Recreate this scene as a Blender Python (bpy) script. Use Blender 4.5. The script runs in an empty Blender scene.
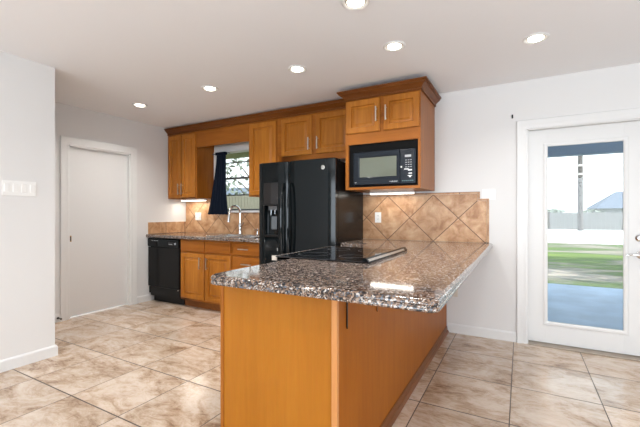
import bpy, bmesh, math, random
from mathutils import Vector, Matrix
random.seed(7)
S = bpy.context.scene
COL = S.collection
PI = math.pi

# ------------------------------------------------------------------ camera, sky, sun, exposure
cam_d = bpy.data.cameras.new('camera'); cam = bpy.data.objects.new('camera', cam_d); COL.objects.link(cam)
cam.location = (0, 0, 1.2)
cam.rotation_euler = (math.radians(90), 0, math.radians(29.03))
cam_d.sensor_width = 36; cam_d.lens = 361.6/640*36; cam_d.clip_start = .02; cam_d.clip_end = 400
S.camera = cam
S.view_settings.view_transform = 'Standard'; S.view_settings.look = 'None'
S.view_settings.gamma = 1; S.view_settings.use_curve_mapping = False
S.view_settings.exposure = 0.0
S.cycles.max_bounces = 10; S.cycles.diffuse_bounces = 6; S.cycles.glossy_bounces = 5
S.cycles.transmission_bounces = 8; S.cycles.transparent_max_bounces = 12
S.cycles.caustics_reflective = False; S.cycles.caustics_refractive = False
S.cycles.sample_clamp_indirect = 6
S.cycles.use_denoising = True

w = bpy.data.worlds.new('sky'); S.world = w; w.use_nodes = True
nt = w.node_tree; nt.nodes.clear()
wo = nt.nodes.new('ShaderNodeOutputWorld'); bg = nt.nodes.new('ShaderNodeBackground')
sk = nt.nodes.new('ShaderNodeTexSky'); sk.sky_type = 'PREETHAM'; sk.sun_direction = Vector((.35, -.35, .86)).normalized(); sk.turbidity = 6
mx = nt.nodes.new('ShaderNodeMix'); mx.data_type = 'RGBA'; mx.inputs[0].default_value = .72
mx.inputs[7].default_value = (.90, .96, 1.0, 1)
nt.links.new(sk.outputs[0], mx.inputs[6]); nt.links.new(mx.outputs[2], bg.inputs[0]); nt.links.new(bg.outputs[0], wo.inputs[0])
bg.inputs[1].default_value = 2.2

def light(name, kind, loc, rot, energy, color=(1, 1, 1), **k):
    d = bpy.data.lights.new(name, kind); d.energy = energy; d.color = color
    for a, b in k.items(): setattr(d, a, b)
    o = bpy.data.objects.new(name, d); COL.objects.link(o); o.location = loc; o.rotation_euler = rot
    return o
sun = light('sun', 'SUN', (5, -5, 12), (0, 0, 0), 5.5, (1, .96, .9), angle=.01)
sun.rotation_euler = Vector((.60, -.12, .80)).to_track_quat('Z', 'Y').to_euler()
# added fill lamps at unseen wall openings, behind and right of the camera
FILL_COL = (.78, .89, 1.0)
UP = Vector((0, 1, .42)).to_track_quat('-Z', 'Y').to_euler()
light('added_fill_rear', 'AREA', (-1.5, -3.55, 1.3), UP, 100, FILL_COL, shape='RECTANGLE', size=1.85, size_y=1.85)
light('added_fill_rear', 'AREA', (1.6, -3.55, 1.3), UP, 100, FILL_COL, shape='RECTANGLE', size=1.85, size_y=1.85)
light('added_fill_right', 'AREA', (3.16, .2, 1.35), Vector((-1, 0, .4)).to_track_quat('-Z', 'Y').to_euler(), 52, FILL_COL, shape='RECTANGLE', size=1.9, size_y=1.45)

# ------------------------------------------------------------------ mesh helpers
class MB:
    def __init__(s): s.bm = bmesh.new()
    def box(s, x0, x1, y0, y1, z0, z1, bev=0, seg=2):
        if x0 > x1: x0, x1 = x1, x0
        if y0 > y1: y0, y1 = y1, y0
        if z0 > z1: z0, z1 = z1, z0
        V = [s.bm.verts.new(p) for p in ((x0,y0,z0),(x1,y0,z0),(x1,y1,z0),(x0,y1,z0),(x0,y0,z1),(x1,y0,z1),(x1,y1,z1),(x0,y1,z1))]
        F = [s.bm.faces.new([V[i] for i in q]) for q in ((3,2,1,0),(4,5,6,7),(0,1,5,4),(1,2,6,5),(2,3,7,6),(3,0,4,7))]
        if bev:
            es = list({e for f in F for e in f.edges})
            bmesh.ops.bevel(s.bm, geom=es, offset=bev, segments=seg, profile=.6, affect='EDGES', clamp_overlap=True)
        return s
    def loft(s, rings, cap0=True, cap1=True, closed=True):
        R = [[s.bm.verts.new(p) for p in r] for r in rings]
        n = len(R[0])
        for a, b in zip(R, R[1:]):
            for i in range(n if closed else n-1):
                j = (i+1) % n
                s.bm.faces.new((a[i], a[j], b[j], b[i]))
        if cap0: s.bm.faces.new(list(reversed(R[0])))
        if cap1: s.bm.faces.new(R[-1])
        return s
    def tube(s, pts, r, n=12, cap=True):
        pts = [Vector(p) for p in pts]; rs = r if isinstance(r, (list, tuple)) else [r]*len(pts)
        rings = []; up = None
        for i, p in enumerate(pts):
            t = (pts[min(i+1, len(pts)-1)] - pts[max(i-1, 0)]).normalized()
            if up is None:
                up = Vector((0,0,1)) if abs(t.z) < .9 else Vector((0,1,0))
            a = t.cross(up).normalized(); b = a.cross(t).normalized(); up = b
            rings.append([p + (a*math.cos(2*PI*k/n) + b*math.sin(2*PI*k/n))*rs[i] for k in range(n)])
        return s.loft(rings, cap, cap)
    def lathe(s, prof, c, axis='z', n=32, cap0=True, cap1=True):
        rings = []
        for r, h in prof:
            ring = []
            for k in range(n):
                u, v = r*math.cos(2*PI*k/n), r*math.sin(2*PI*k/n)
                ring.append({'z': (c[0]+u, c[1]+v, c[2]+h), 'y': (c[0]+u, c[1]+h, c[2]+v), 'x': (c[0]+h, c[1]+u, c[2]+v)}[axis])
            rings.append(ring)
        return s.loft(rings, cap0, cap1)
    def prism(s, poly, axis, a, b):
        def P(u, v, t): return {'x': (t, u, v), 'y': (u, t, v), 'z': (u, v, t)}[axis]
        return s.loft([[P(u, v, a) for u, v in poly], [P(u, v, b) for u, v in poly]])
    def build(s, name, mat, parent=None, origin=None, smooth=35):
        bmesh.ops.recalc_face_normals(s.bm, faces=s.bm.faces)
        me = bpy.data.meshes.new(name)
        if parent is not None:
            root = parent
            off = Vector(root['_o']) if '_o' in root else Vector((0,0,0))
        else:
            vs = [v.co for v in s.bm.verts]
            off = Vector(origin) if origin else Vector(((min(v.x for v in vs)+max(v.x for v in vs))/2, (min(v.y for v in vs)+max(v.y for v in vs))/2, min(v.z for v in vs)))
        bmesh.ops.translate(s.bm, verts=s.bm.verts, vec=-off)
        s.bm.to_mesh(me); s.bm.free()
        for p in me.polygons: p.use_smooth = True
        me.set_sharp_from_angle(angle=math.radians(smooth))
        for m in (mat if isinstance(mat, (list, tuple)) else [mat]): me.materials.append(m)
        o = bpy.data.objects.new(name, me); COL.objects.link(o)
        wn = o.modifiers.new('weighted_normal', 'WEIGHTED_NORMAL'); wn.keep_sharp = True; wn.weight = 100
        if parent is not None: o.parent = parent
        else: o.location = off
        o['_o'] = list(off)
        return o
def tag(o, label=None, cat=None, group=None, kind=None):
    if label: o['label'] = label
    if cat: o['category'] = cat
    if group: o['group'] = group
    if kind: o['kind'] = kind
    return o
def thing(name, loc, label, cat, group=None):
    o = bpy.data.objects.new(name, None); COL.objects.link(o); o.location = loc; o['_o'] = list(loc)
    o.empty_display_size = .1
    return tag(o, label, cat, group)
def struct(o, label=None): return tag(o, label, None, None, 'structure')
def copy_tree(o, parent=None):
    c = o.copy(); COL.objects.link(c); c.parent = parent
    for ch in o.children: copy_tree(ch, c)
    return c
def sweep_profile(mb, path, prof, z=0):
    """path: xy polyline; profile (out, z), out to the right of the travelling direction; mitred corners"""
    P = [Vector(p) for p in path]; rings = []
    for i, p in enumerate(P):
        ds = []
        if i > 0: ds.append((p-P[i-1]).normalized())
        if i < len(P)-1: ds.append((P[i+1]-p).normalized())
        ns = [Vector((d.y, -d.x)) for d in ds]
        if len(ns) == 2:
            m = (ns[0]+ns[1]).normalized(); m = m/ max(.2, m.dot(ns[0]))
        else: m = ns[0]
        rings.append([(p.x+m.x*o, p.y+m.y*o, h+z) for o, h in prof])
    mb.loft(rings)
    return mb
def offset_poly(poly, d):
    n = len(poly); out = []
    for i in range(n):
        p0, p1, p2 = Vector(poly[i-1]), Vector(poly[i]), Vector(poly[(i+1) % n])
        a, b = (p1-p0).normalized(), (p2-p1).normalized()
        na, nb = Vector((-a.y, a.x)), Vector((-b.y, b.x))
        m = (na+nb).normalized(); m = m/max(.3, m.dot(na))
        out.append((p1.x+m.x*d, p1.y+m.y*d))
    return out
def rounded(poly, radii, seg=7):
    out = []; n = len(poly)
    for i in range(n):
        r = radii[i]; p0, p1, p2 = Vector(poly[i-1]), Vector(poly[i]), Vector(poly[(i+1) % n])
        if r <= 0: out.append(tuple(p1)); continue
        a = (p0-p1).normalized(); b = (p2-p1).normalized()
        c = p1 + (a+b)*r
        for k in range(seg+1):
            t = k/seg*PI/2
            v = c - b*r*math.cos(t) - a*r*math.sin(t)
            out.append((v.x, v.y))
    return out

# ------------------------------------------------------------------ materials
def new_mat(name):
    m = bpy.data.materials.new(name); m.use_nodes = True
    return m, m.node_tree, m.node_tree.nodes['Principled BSDF']
def flat(name, col, rough=.5, metal=0, spec=.5, coat=0, bump=0, bscale=200):
    m, t, b = new_mat(name)
    b.inputs['Base Color'].default_value = (*col, 1); b.inputs['Roughness'].default_value = rough
    b.inputs['Metallic'].default_value = metal; b.inputs['Specular IOR Level'].default_value = spec
    b.inputs['Coat Weight'].default_value = coat; b.inputs['Coat Roughness'].default_value = .05
    N = t.nodes.new('ShaderNodeTexNoise'); N.inputs['Scale'].default_value = bscale; N.inputs['Detail'].default_value = 3
    tc = t.nodes.new('ShaderNodeTexCoord'); t.links.new(tc.outputs['Object'], N.inputs['Vector'])
    if bump:
        B = t.nodes.new('ShaderNodeBump'); B.inputs['Strength'].default_value = bump; B.inputs['Distance'].default_value = .002
        t.links.new(N.outputs['Fac'], B.inputs['Height']); t.links.new(B.outputs[0], b.inputs['Normal'])
    else:
        mr = t.nodes.new('ShaderNodeMapRange'); mr.inputs['To Min'].default_value = max(0, rough-.03); mr.inputs['To Max'].default_value = min(1, rough+.03)
        t.links.new(N.outputs['Fac'], mr.inputs['Value']); t.links.new(mr.outputs[0], b.inputs['Roughness'])
    return m
def emit(name, col, s):
    m, t, b = new_mat(name); b.inputs['Base Color'].default_value = (*col, 1)
    b.inputs['Emission Color'].default_value = (*col, 1); b.inputs['Emission Strength'].default_value = s
    return m
def ramp(t, fac, stops, interp='LINEAR'):
    r = t.nodes.new('ShaderNodeValToRGB'); r.color_ramp.interpolation = interp
    e = r.color_ramp.elements
    while len(e) > 1: e.remove(e[-1])
    e[0].position = stops[0][0]; e[0].color = (*stops[0][1], 1)
    for p, c in stops[1:]:
        q = e.new(p); q.color = (*c, 1)
    t.links.new(fac, r.inputs[0]); return r.outputs[0]
def math_n(t, op, a, b=None):
    n = t.nodes.new('ShaderNodeMath'); n.operation = op
    for i, v in enumerate((a, b)):
        if v is None: continue
        if isinstance(v, (int, float)): n.inputs[i].default_value = v
        else: t.links.new(v, n.inputs[i])
    return n.outputs[0]
def mixc(t, fac, a, b, mode='MIX'):
    n = t.nodes.new('ShaderNodeMix'); n.data_type = 'RGBA'; n.blend_type = mode
    for i, v in ((0, fac), (6, a), (7, b)):
        if isinstance(v, (int, float)): n.inputs[i].default_value = v
        elif isinstance(v, tuple): n.inputs[i].default_value = (*v, 1)
        else: t.links.new(v, n.inputs[i])
    return n.outputs[2]
def pos(t):
    g = t.nodes.new('ShaderNodeNewGeometry'); s = t.nodes.new('ShaderNodeSeparateXYZ'); t.links.new(g.outputs['Position'], s.inputs[0])
    return g.outputs['Position'], s.outputs
def noise(t, vec, scale, detail=4, sx=(1,1,1), rough=.5, dist=0):
    mp = t.nodes.new('ShaderNodeMapping'); mp.inputs['Scale'].default_value = sx; t.links.new(vec, mp.inputs[0])
    n = t.nodes.new('ShaderNodeTexNoise'); n.inputs['Scale'].default_value = scale; n.inputs['Detail'].default_value = detail
    n.inputs['Roughness'].default_value = rough; n.inputs['Distortion'].default_value = dist
    t.links.new(mp.outputs[0], n.inputs['Vector']); return n
def wood(name, axis, light=(.375, .130, .018), dark=(.21, .060, .006), rough=.34):
    m, t, b = new_mat(name); v, _ = pos(t)
    sx = {'z': (1,1,.07), 'x': (.07,1,1), 'y': (1,.07,1)}[axis]
    n1 = noise(t, v, 28, 5, sx, .6, .4); n2 = noise(t, v, 3.2, 3, tuple(1 if a == 1 else .35 for a in sx)); n3 = noise(t, v, 180, 2, sx)
    f = math_n(t, 'ADD', math_n(t, 'MULTIPLY', n1.outputs['Fac'], .55), math_n(t, 'MULTIPLY', n2.outputs['Fac'], .45))
    c = ramp(t, f, [(.30, dark), (.52, tuple((a+b_)/2*1.03 for a, b_ in zip(light, dark))), (.68, light)])
    c = mixc(t, .12, c, n3.outputs['Color'], 'SOFT_LIGHT')
    t.links.new(c, b.inputs['Base Color']); b.inputs['Roughness'].default_value = rough
    b.inputs['Specular IOR Level'].default_value = .22
    B = t.nodes.new('ShaderNodeBump'); B.inputs['Strength'].default_value = .05; B.inputs['Distance'].default_value = .001
    t.links.new(n1.outputs['Fac'], B.inputs['Height']); t.links.new(B.outputs[0], b.inputs['Normal'])
    return m
M = {}
M['wall'] = flat('wall_paint', (.695, .69, .68), .6, bump=.06, bscale=260)
M['ceil'] = flat('ceiling_paint', (.875, .885, .905), .85, bump=.1, bscale=120)
M['trim'] = flat('white_trim_paint', (.72, .72, .71), .35, bump=.02)
M['door'] = flat('door_paint', (.70, .70, .69), .4, bump=.02)
M['plastic'] = flat('white_plastic', (.82, .82, .80), .35)
M['almond'] = flat('almond_plastic', (.62, .56, .48), .4)
M['slot'] = flat('dark_slot', (.06, .055, .05), .6)
M['wood_v'] = wood('maple_vertical_grain', 'z')
M['wood_h'] = wood('maple_horizontal_grain', 'x')
M['wood_door'] = wood('maple_door_grain', 'z', (.46, .175, .024), (.24, .075, .007))
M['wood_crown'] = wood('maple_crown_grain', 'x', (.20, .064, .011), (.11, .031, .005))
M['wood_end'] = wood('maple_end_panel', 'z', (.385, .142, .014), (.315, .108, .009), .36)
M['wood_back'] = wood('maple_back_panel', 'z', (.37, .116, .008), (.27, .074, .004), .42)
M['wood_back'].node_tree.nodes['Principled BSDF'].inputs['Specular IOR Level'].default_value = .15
M['wood_trimdark'] = wood('stained_base_trim', 'y', (.22, .075, .018), (.13, .042, .012))
M['wood_trimdark'].node_tree.nodes['Principled BSDF'].inputs['Specular IOR Level'].default_value = .15
M['nickel'] = flat('brushed_nickel', (.66, .64, .60), .28, 1)
M['chrome'] = flat('chrome', (.80, .81, .82), .08, 1)
M['steel'] = flat('stainless_steel', (.62, .62, .61), .25, 1)
M['brass'] = flat('aged_brass', (.42, .27, .09), .35, 1)
M['black_gloss'] = flat('black_gloss_enamel', (.004, .006, .007), .08, 0, .24, bump=.012, bscale=60)
M['black_side'] = flat('black_textured_enamel', (.007, .007, .007), .2, 0, .2, bump=.05, bscale=300)
M['black_glass'] = flat('black_glass', (.006, .006, .007), .04, 0, .6)
M['black_matte'] = flat('black_plastic', (.008, .008, .008), .4, 0, .25)
M['black_void'] = flat('black_trim_kit', (.003, .003, .003), .7, 0, .1)
M['grey_mark'] = flat('grey_print', (.35, .36, .37), .5)
M['teal_mark'] = flat('dim_display', (.05, .12, .13), .3)
M['mwglass'] = flat('painted_window_reflection', (.135, .15, .115), .10, .25, .6)  # pale greenish base stands in for the room reflected in the glass
M['mwframe'] = flat('microwave_door_bezel', (.008, .012, .018), .2, 0, .25)
M['curtain'] = flat('navy_cloth', (.0025, .007, .018), .8, 0, .2, bump=.25, bscale=700)
M['rubber'] = flat('dark_rubber', (.02, .02, .02), .7)
M['darkmetal'] = flat('dark_bronze', (.035, .022, .016), .45, .6)
M['sill_metal'] = flat('bronze_tan_threshold', (.34, .28, .22), .4, .3)
M['alu'] = flat('window_aluminium', (.12, .125, .13), .4, .6)
M['lamp'] = emit('lamp_lens', (1.0, .93, .80), 7)
M['strip'] = emit('strip_lens', (1.0, .95, .85), 3.2)
M['baffle'] = flat('lamp_reflector', (.42, .36, .30), .3, .6)
M['olive'] = flat('olive_soffit_paint', (.17, .17, .07), .6)
M['beam'] = flat('porch_beam_paint', (.30, .38, .48), .6)
M['bark'] = flat('bark', (.10, .08, .06), .9, bump=.4, bscale=20)
M['pole'] = flat('weathered_pole', (.12, .11, .10), .9, bump=.4, bscale=20)
M['fence'] = flat('weathered_fence', (.20, .20, .19), .85, bump=.2, bscale=30)
M['fence2'] = flat('beige_fence_boards', (.27, .25, .18), .85, bump=.2, bscale=30)
M['siding'] = flat('pale_siding', (.34, .35, .37), .8)
M['roof'] = flat('grey_shingle', (.11, .135, .17), .9, bump=.3, bscale=8)
M['leaf'] = flat('pale_leaves', (.20, .23, .18), .7)
M['glass'] = None
def glass_mat():
    m = bpy.data.materials.new('window_glass'); m.use_nodes = True; t = m.node_tree; t.nodes.clear()
    o = t.nodes.new('ShaderNodeOutputMaterial'); tr = t.nodes.new('ShaderNodeBsdfTransparent'); tr.inputs[0].default_value = (.96, .98, .98, 1)
    g = t.nodes.new('ShaderNodeBsdfGlossy'); g.inputs['Roughness'].default_value = .02
    mx = t.nodes.new('ShaderNodeMixShader'); f = t.nodes.new('ShaderNodeFresnel'); f.inputs[0].default_value = 1.3
    t.links.new(f.outputs[0], mx.inputs[0]); t.links.new(tr.outputs[0], mx.inputs[1]); t.links.new(g.outputs[0], mx.inputs[2]); t.links.new(mx.outputs[0], o.inputs[0])
    return m
M['glass'] = glass_mat()

def grid_lines(t, u, v, half):
    """1 on grout lines of a unit grid (u, v in tiles), half-widths in tile units"""
    def d(c):
        fr = math_n(t, 'FRACT', c)
        return math_n(t, 'MINIMUM', fr, math_n(t, 'SUBTRACT', 1.0, fr))
    return math_n(t, 'LESS_THAN', math_n(t, 'MINIMUM', d(u), d(v)), half)
def cell_rand(t, u, v):
    cb = t.nodes.new('ShaderNodeCombineXYZ'); t.links.new(math_n(t, 'FLOOR', u), cb.inputs[0]); t.links.new(math_n(t, 'FLOOR', v), cb.inputs[1])
    wn = t.nodes.new('ShaderNodeTexWhiteNoise'); wn.noise_dimensions = '3D'; t.links.new(cb.outputs[0], wn.inputs[0])
    return wn.outputs['Value'], wn.outputs['Color']
def floor_mat():
    m, t, b = new_mat('floor_travertine_tile'); v, xyz = pos(t)
    u = math_n(t, 'DIVIDE', math_n(t, 'ADD', xyz[0], .057), .5065); w_ = math_n(t, 'DIVIDE', math_n(t, 'SUBTRACT', xyz[1], 3.360), .5180)
    g = math_n(t, 'MAXIMUM', grid_lines(t, u, .5, .0062), grid_lines(t, .5, w_, .0085))
    rv, rc = cell_rand(t, u, w_)
    va = t.nodes.new('ShaderNodeVectorMath'); va.operation = 'MULTIPLY_ADD'; va.inputs[1].default_value = (7, 7, 7)
    t.links.new(rc, va.inputs[0]); t.links.new(v, va.inputs[2])
    n1 = noise(t, va.outputs[0], 3.4, 10, (.8, 1.35, 1), .66, 1.1)
    n2 = noise(t, va.outputs[0], 14, 9, (.75, 1.4, 1), .75, 1.4)
    n3 = noise(t, va.outputs[0], 60, 4)
    f = math_n(t, 'ADD', math_n(t, 'MULTIPLY', n1.outputs['Fac'], .62), math_n(t, 'MULTIPLY', n2.outputs['Fac'], .38))
    c = ramp(t, f, [(.36, (.24, .145, .085)), (.43, (.41, .285, .19)), (.48, (.54, .41, .30)), (.55, (.64, .52, .415)), (.66, (.73, .635, .54))])
    c = mixc(t, .10, c, n3.outputs['Color'], 'SOFT_LIGHT')
    k = t.nodes.new('ShaderNodeMapRange'); k.inputs['To Min'].default_value = .88; k.inputs['To Max'].default_value = 1.06; t.links.new(rv, k.inputs[0])
    hs = t.nodes.new('ShaderNodeHueSaturation'); t.links.new(k.outputs[0], hs.inputs['Value']); t.links.new(c, hs.inputs['Color'])
    c = mixc(t, g, hs.outputs[0], (.055, .034, .022))
    t.links.new(c, b.inputs['Base Color'])
    b.inputs['Specular IOR Level'].default_value = .85
    r = mixc(t, g, (.19, .19, .19), (.8, .8, .8)); t.links.new(r, b.inputs['Roughness'])
    B = t.nodes.new('ShaderNodeBump'); B.inputs['Strength'].default_value = .15; B.inputs['Distance'].default_value = .002
    h = math_n(t, 'SUBTRACT', math_n(t, 'MULTIPLY', n2.outputs['Fac'], .35), g); t.links.new(h, B.inputs['Height']); t.links.new(B.outputs[0], b.inputs['Normal'])
    return m
def splash_mat(name, diag, side=.345, ox=-.790, oz=.915, sx=.2):
    m, t, b = new_mat(name); v, xyz = pos(t)
    if diag:
        a = math_n(t, 'DIVIDE', math_n(t, 'SUBTRACT', xyz[0], ox), .245*2); c_ = math_n(t, 'DIVIDE', math_n(t, 'SUBTRACT', xyz[2], oz), .239*2)
        u = math_n(t, 'ADD', a, c_); w_ = math_n(t, 'SUBTRACT', a, c_)
    else:
        u = math_n(t, 'DIVIDE', math_n(t, 'ADD', xyz[0], xyz[1]), sx); w_ = math_n(t, 'DIVIDE', math_n(t, 'SUBTRACT', xyz[2], oz), .5)
    g = grid_lines(t, u, w_, .011)
    rv, rc = cell_rand(t, u, w_)
    va = t.nodes.new('ShaderNodeVectorMath'); va.operation = 'MULTIPLY_ADD'; va.inputs[1].default_value = (5, 5, 5)
    t.links.new(rc, va.inputs[0]); t.links.new(v, va.inputs[2])
    n1 = noise(t, va.outputs[0], 9, 7, (1,1,1), .62, .5); n2 = noise(t, va.outputs[0], 70, 3)
    c = ramp(t, n1.outputs['Fac'], [(.32, (.33, .155, .065)), (.46, (.47, .255, .125)), (.60, (.59, .365, .205)), (.75, (.68, .48, .31))])
    c = mixc(t, .15, c, n2.outputs['Color'], 'SOFT_LIGHT')
    k = t.nodes.new('ShaderNodeMapRange'); k.inputs['To Min'].default_value = .86; k.inputs['To Max'].default_value = 1.08; t.links.new(rv, k.inputs[0])
    hs = t.nodes.new('ShaderNodeHueSaturation'); t.links.new(k.outputs[0], hs.inputs['Value']); t.links.new(c, hs.inputs['Color'])
    c = mixc(t, g, hs.outputs[0], (.12, .060, .028))
    t.links.new(c, b.inputs['Base Color']); b.inputs['Roughness'].default_value = .42
    B = t.nodes.new('ShaderNodeBump'); B.inputs['Strength'].default_value = .3; B.inputs['Distance'].default_value = .002
    t.links.new(math_n(t, 'SUBTRACT', math_n(t, 'MULTIPLY', n1.outputs['Fac'], .4), g), B.inputs['Height']); t.links.new(B.outputs[0], b.inputs['Normal'])
    return m
def granite_mat():
    m, t, b = new_mat('speckled_brown_granite'); v, xyz = pos(t)
    nz = noise(t, v, 45, 3)
    va = t.nodes.new('ShaderNodeVectorMath'); va.operation = 'MULTIPLY_ADD'; va.inputs[1].default_value = (.012,)*3
    t.links.new(nz.outputs['Color'], va.inputs[0]); t.links.new(v, va.inputs[2])
    vo = t.nodes.new('ShaderNodeTexVoronoi'); vo.inputs['Scale'].default_value = 125; t.links.new(va.outputs[0], vo.inputs['Vector'])
    sp = t.nodes.new('ShaderNodeSeparateColor'); t.links.new(vo.outputs['Color'], sp.inputs[0])
    vo2 = t.nodes.new('ShaderNodeTexVoronoi'); vo2.inputs['Scale'].default_value = 260; t.links.new(va.outputs[0], vo2.inputs['Vector'])
    sp2 = t.nodes.new('ShaderNodeSeparateColor'); t.links.new(vo2.outputs['Color'], sp2.inputs[0])
    c1 = ramp(t, sp.outputs[0], [(0, (.010, .010, .012)), (.20, (.045, .034, .030)), (.34, (.13, .080, .055)), (.52, (.22, .145, .105)), (.68, (.31, .225, .17)), (.80, (.11, .12, .14)), (.91, (.50, .46, .43))], 'CONSTANT')
    c2 = ramp(t, sp2.outputs[0], [(0, (.008, .009, .012)), (.35, (.17, .10, .065)), (.6, (.32, .23, .17)), (.85, (.52, .49, .46))], 'CONSTANT')
    n2 = noise(t, v, 30, 3); f = math_n(t, 'GREATER_THAN', n2.outputs['Fac'], .55)
    c = mixc(t, f, c1, c2)
    # seams of the bullnose edge tiles
    s1 = math_n(t, 'LESS_THAN', math_n(t, 'ABSOLUTE', math_n(t, 'ADD', xyz[0], .345)), .0016)
    s2 = math_n(t, 'LESS_THAN', math_n(t, 'ABSOLUTE', math_n(t, 'SUBTRACT', xyz[1], 1.315)), .0016)
    s = math_n(t, 'MULTIPLY', math_n(t, 'MAXIMUM', s1, s2), .55)
    c = mixc(t, s, c, (.09, .06, .045))
    t.links.new(c, b.inputs['Base Color']); b.inputs['Roughness'].default_value = .065
    b.inputs['Specular IOR Level'].default_value = .7
    return m
def concrete_mat(name, col, sc=2):
    m, t, b = new_mat(name); v, _ = pos(t); n = noise(t, v, sc, 6, rough=.6)
    c = ramp(t, n.outputs['Fac'], [(.3, tuple(x*.8 for x in col)), (.7, tuple(min(1, x*1.12) for x in col))])
    t.links.new(c, b.inputs['Base Color']); b.inputs['Roughness'].default_value = .8
    return m
def grass_mat():
    m, t, b = new_mat('patchy_lawn'); v, _ = pos(t); n = noise(t, v, .45, 6, (.5, 1.3, 1), .65, .6); n2 = noise(t, v, 14, 5)
    c = ramp(t, n.outputs['Fac'], [(.36, (.36, .31, .25)), (.47, (.17, .165, .115)), (.54, (.075, .125, .028)), (.66, (.14, .20, .035))])
    c = mixc(t, .3, c, n2.outputs['Color'], 'SOFT_LIGHT'); t.links.new(c, b.inputs['Base Color']); b.inputs['Roughness'].default_value = .9
    return m
M['floor'] = floor_mat(); M['splash'] = splash_mat('diagonal_stone_tile', True); M['splash_left'] = splash_mat('diagonal_stone_tile_sink', True, ox=-3.55, oz=.915)
M['splash_edge'] = splash_mat('stone_edge_tile', False, sx=.33); M['granite'] = granite_mat()
M['slab'] = concrete_mat('porch_concrete', (.50, .62, .76)); M['drive'] = concrete_mat('pale_gravel', (.80, .78, .74), .6); M['grass'] = grass_mat()

# ------------------------------------------------------------------ room shell
YB = 3.845; XL = -4.48; ZC = 2.43; XK = -3.44; YK = 1.587; XR = 3.1; YR = -3.5
struct(MB().box(XL-.12, XR+.12, YR-.12, YB+.12, -.12, 0).build('floor', M['floor']))
struct(MB().box(XL-.12, XR+.12, YR-.12, YB+.12, ZC, ZC+.14).build('ceiling', M['ceil']))
WX0, WX1, WZ0, WZ1 = -3.865, -2.96, 1.235, 2.085
DX0, DX1, DZ1 = .045, .985, 1.985
b = MB()
b.box(XL-.12, WX0, YB, YB+.12, 0, ZC).box(WX0, WX1, YB, YB+.12, 0, WZ0).box(WX0, WX1, YB, YB+.12, WZ1, ZC)
b.box(WX1, DX0, YB, YB+.12, 0, ZC).box(DX0, DX1, YB, YB+.12, DZ1, ZC).box(DX1, XR+.12, YB, YB+.12, 0, ZC)
struct(b.build('wall_back', M['wall']))
PY0, PY1, PZ1 = 2.195, 2.945, 1.985      # pocket door opening in the far left wall
b = MB(); b.box(XL-.12, XL, YK, PY0, 0, ZC).box(XL-.12, XL, PY1, YB, 0, ZC).box(XL-.12, XL, PY0, PY1, PZ1, ZC)
struct(b.build('wall_left', M['wall']))
b = MB(); b.box(XL-.12, XK, YK-.12, YK, 0, ZC, .006).box(XK-.12, XK, YR, YK-.12+.006, 0, ZC)
struct(b.build('wall_corner', M['wall']))
b = MB()
b.box(XK-.12, XR+.12, YR-.12, YR, 0, .35).box(XK-.12, XR+.12, YR-.12, YR, 2.25, ZC)
b.box(XK-.12, -2.45, YR-.12, YR, .35, 2.25).box(-.55, .65, YR-.12, YR, .35, 2.25).box(2.55, XR+.12, YR-.12, YR, .35, 2.25)
struct(b.build('wall_rear', M['wall']))
b = MB(); b.box(XR, XR+.12, YR, YB, 0, .6).box(XR, XR+.12, YR, YB, 2.1, ZC).box(XR, XR+.12, YR, -.8, .6, 2.1).box(XR, XR+.12, 1.2, YB, .6, 2.1)
struct(b.build('wall_right', M['wall']))
BP = [(0, 0), (.014, 0), (.014, .072), (.010, .082), (.004, .090), (0, .090)]
def base(name, path):
    struct(sweep_profile(MB(), path, BP).build(name, M['trim']))
base('baseboard_left', [(XL, YK), (XL, 2.125)][::1])
base('baseboard_corner', [(XK, YR), (XK, YK), (XL, YK)])
base('baseboard_kitchen', [(XL, 3.035), (XL, 3.245)])
base('baseboard_back', [(-.645, YB), (-.036, YB)])
base('baseboard_right', [(1.07, YB), (XR, YB), (XR, YR)])

# pocket door and its casing
CP = [(0, 0), (.018, .004), (.018, .024), (.012, .040), (.020, .056), (.020, .078), (0, .082)]
def casing(mb, axis, plane, sign, a0, a1, top, width):
    """three mitred boards around an opening: profile (proud, across)"""
    prof = [(0, 0), (.010, .002), (.014, .2*width), (.012, .45*width), (.020, .62*width), (.022, .95*width), (.018, width), (0, width)]
    def P(a, z, p): return (plane+sign*p, a, z) if axis == 'x' else (a, plane+sign*p, z)
    rings = []
    for (a, z, da, dz) in ((a0, 0, -1, 0), (a0, top, -1, 1), (a1, top, 1, 1), (a1, 0, 1, 0)):
        rings.append([P(a+da*wd, z+dz*wd, p) for p, wd in prof])
    mb.loft(rings); return mb
d1 = struct(MB().box(XL-.075, XL-.040, PY0-.012, PY1+.012, .012, PZ1+.004, .002).build('door_1', M['door']), 'plain white flush pocket door on the left')
casing(MB(), 'x', XL, 1, PY0+.005, PY1-.005, PZ1-.005, .088).build('casing', M['trim'], d1)
b = MB(); b.box(XL-.12, XL+.002, PY0-.001, PY0+.018, 0, PZ1).box(XL-.12, XL+.002, PY1-.018, PY1+.001, 0, PZ1).box(XL-.12, XL+.002, PY0, PY1, PZ1-.018, PZ1+.001)
b.build('jamb', M['trim'], d1)
b = MB(); b.box(XL-.0405, XL-.037, 2.226, 2.250, .875, .945, .003); pull = b.build('flush_pull', M['brass'], d1)
b = MB(); b.box(XL-.0375, XL-.0362, 2.231, 2.245, .885, .935, .002); b.build('finger_slot', M['slot'], pull)
tag(MB().lathe([(.012, 0), (.012, .006), (.005, .008), (.005, .055), (.010, .058), (.010, .07)], (XL+.014, 2.085, .045), 'x', 16).build('door_stop', M['rubber']),
    'small dark door stop low on the baseboard beside the pocket door', 'door stop')

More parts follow.
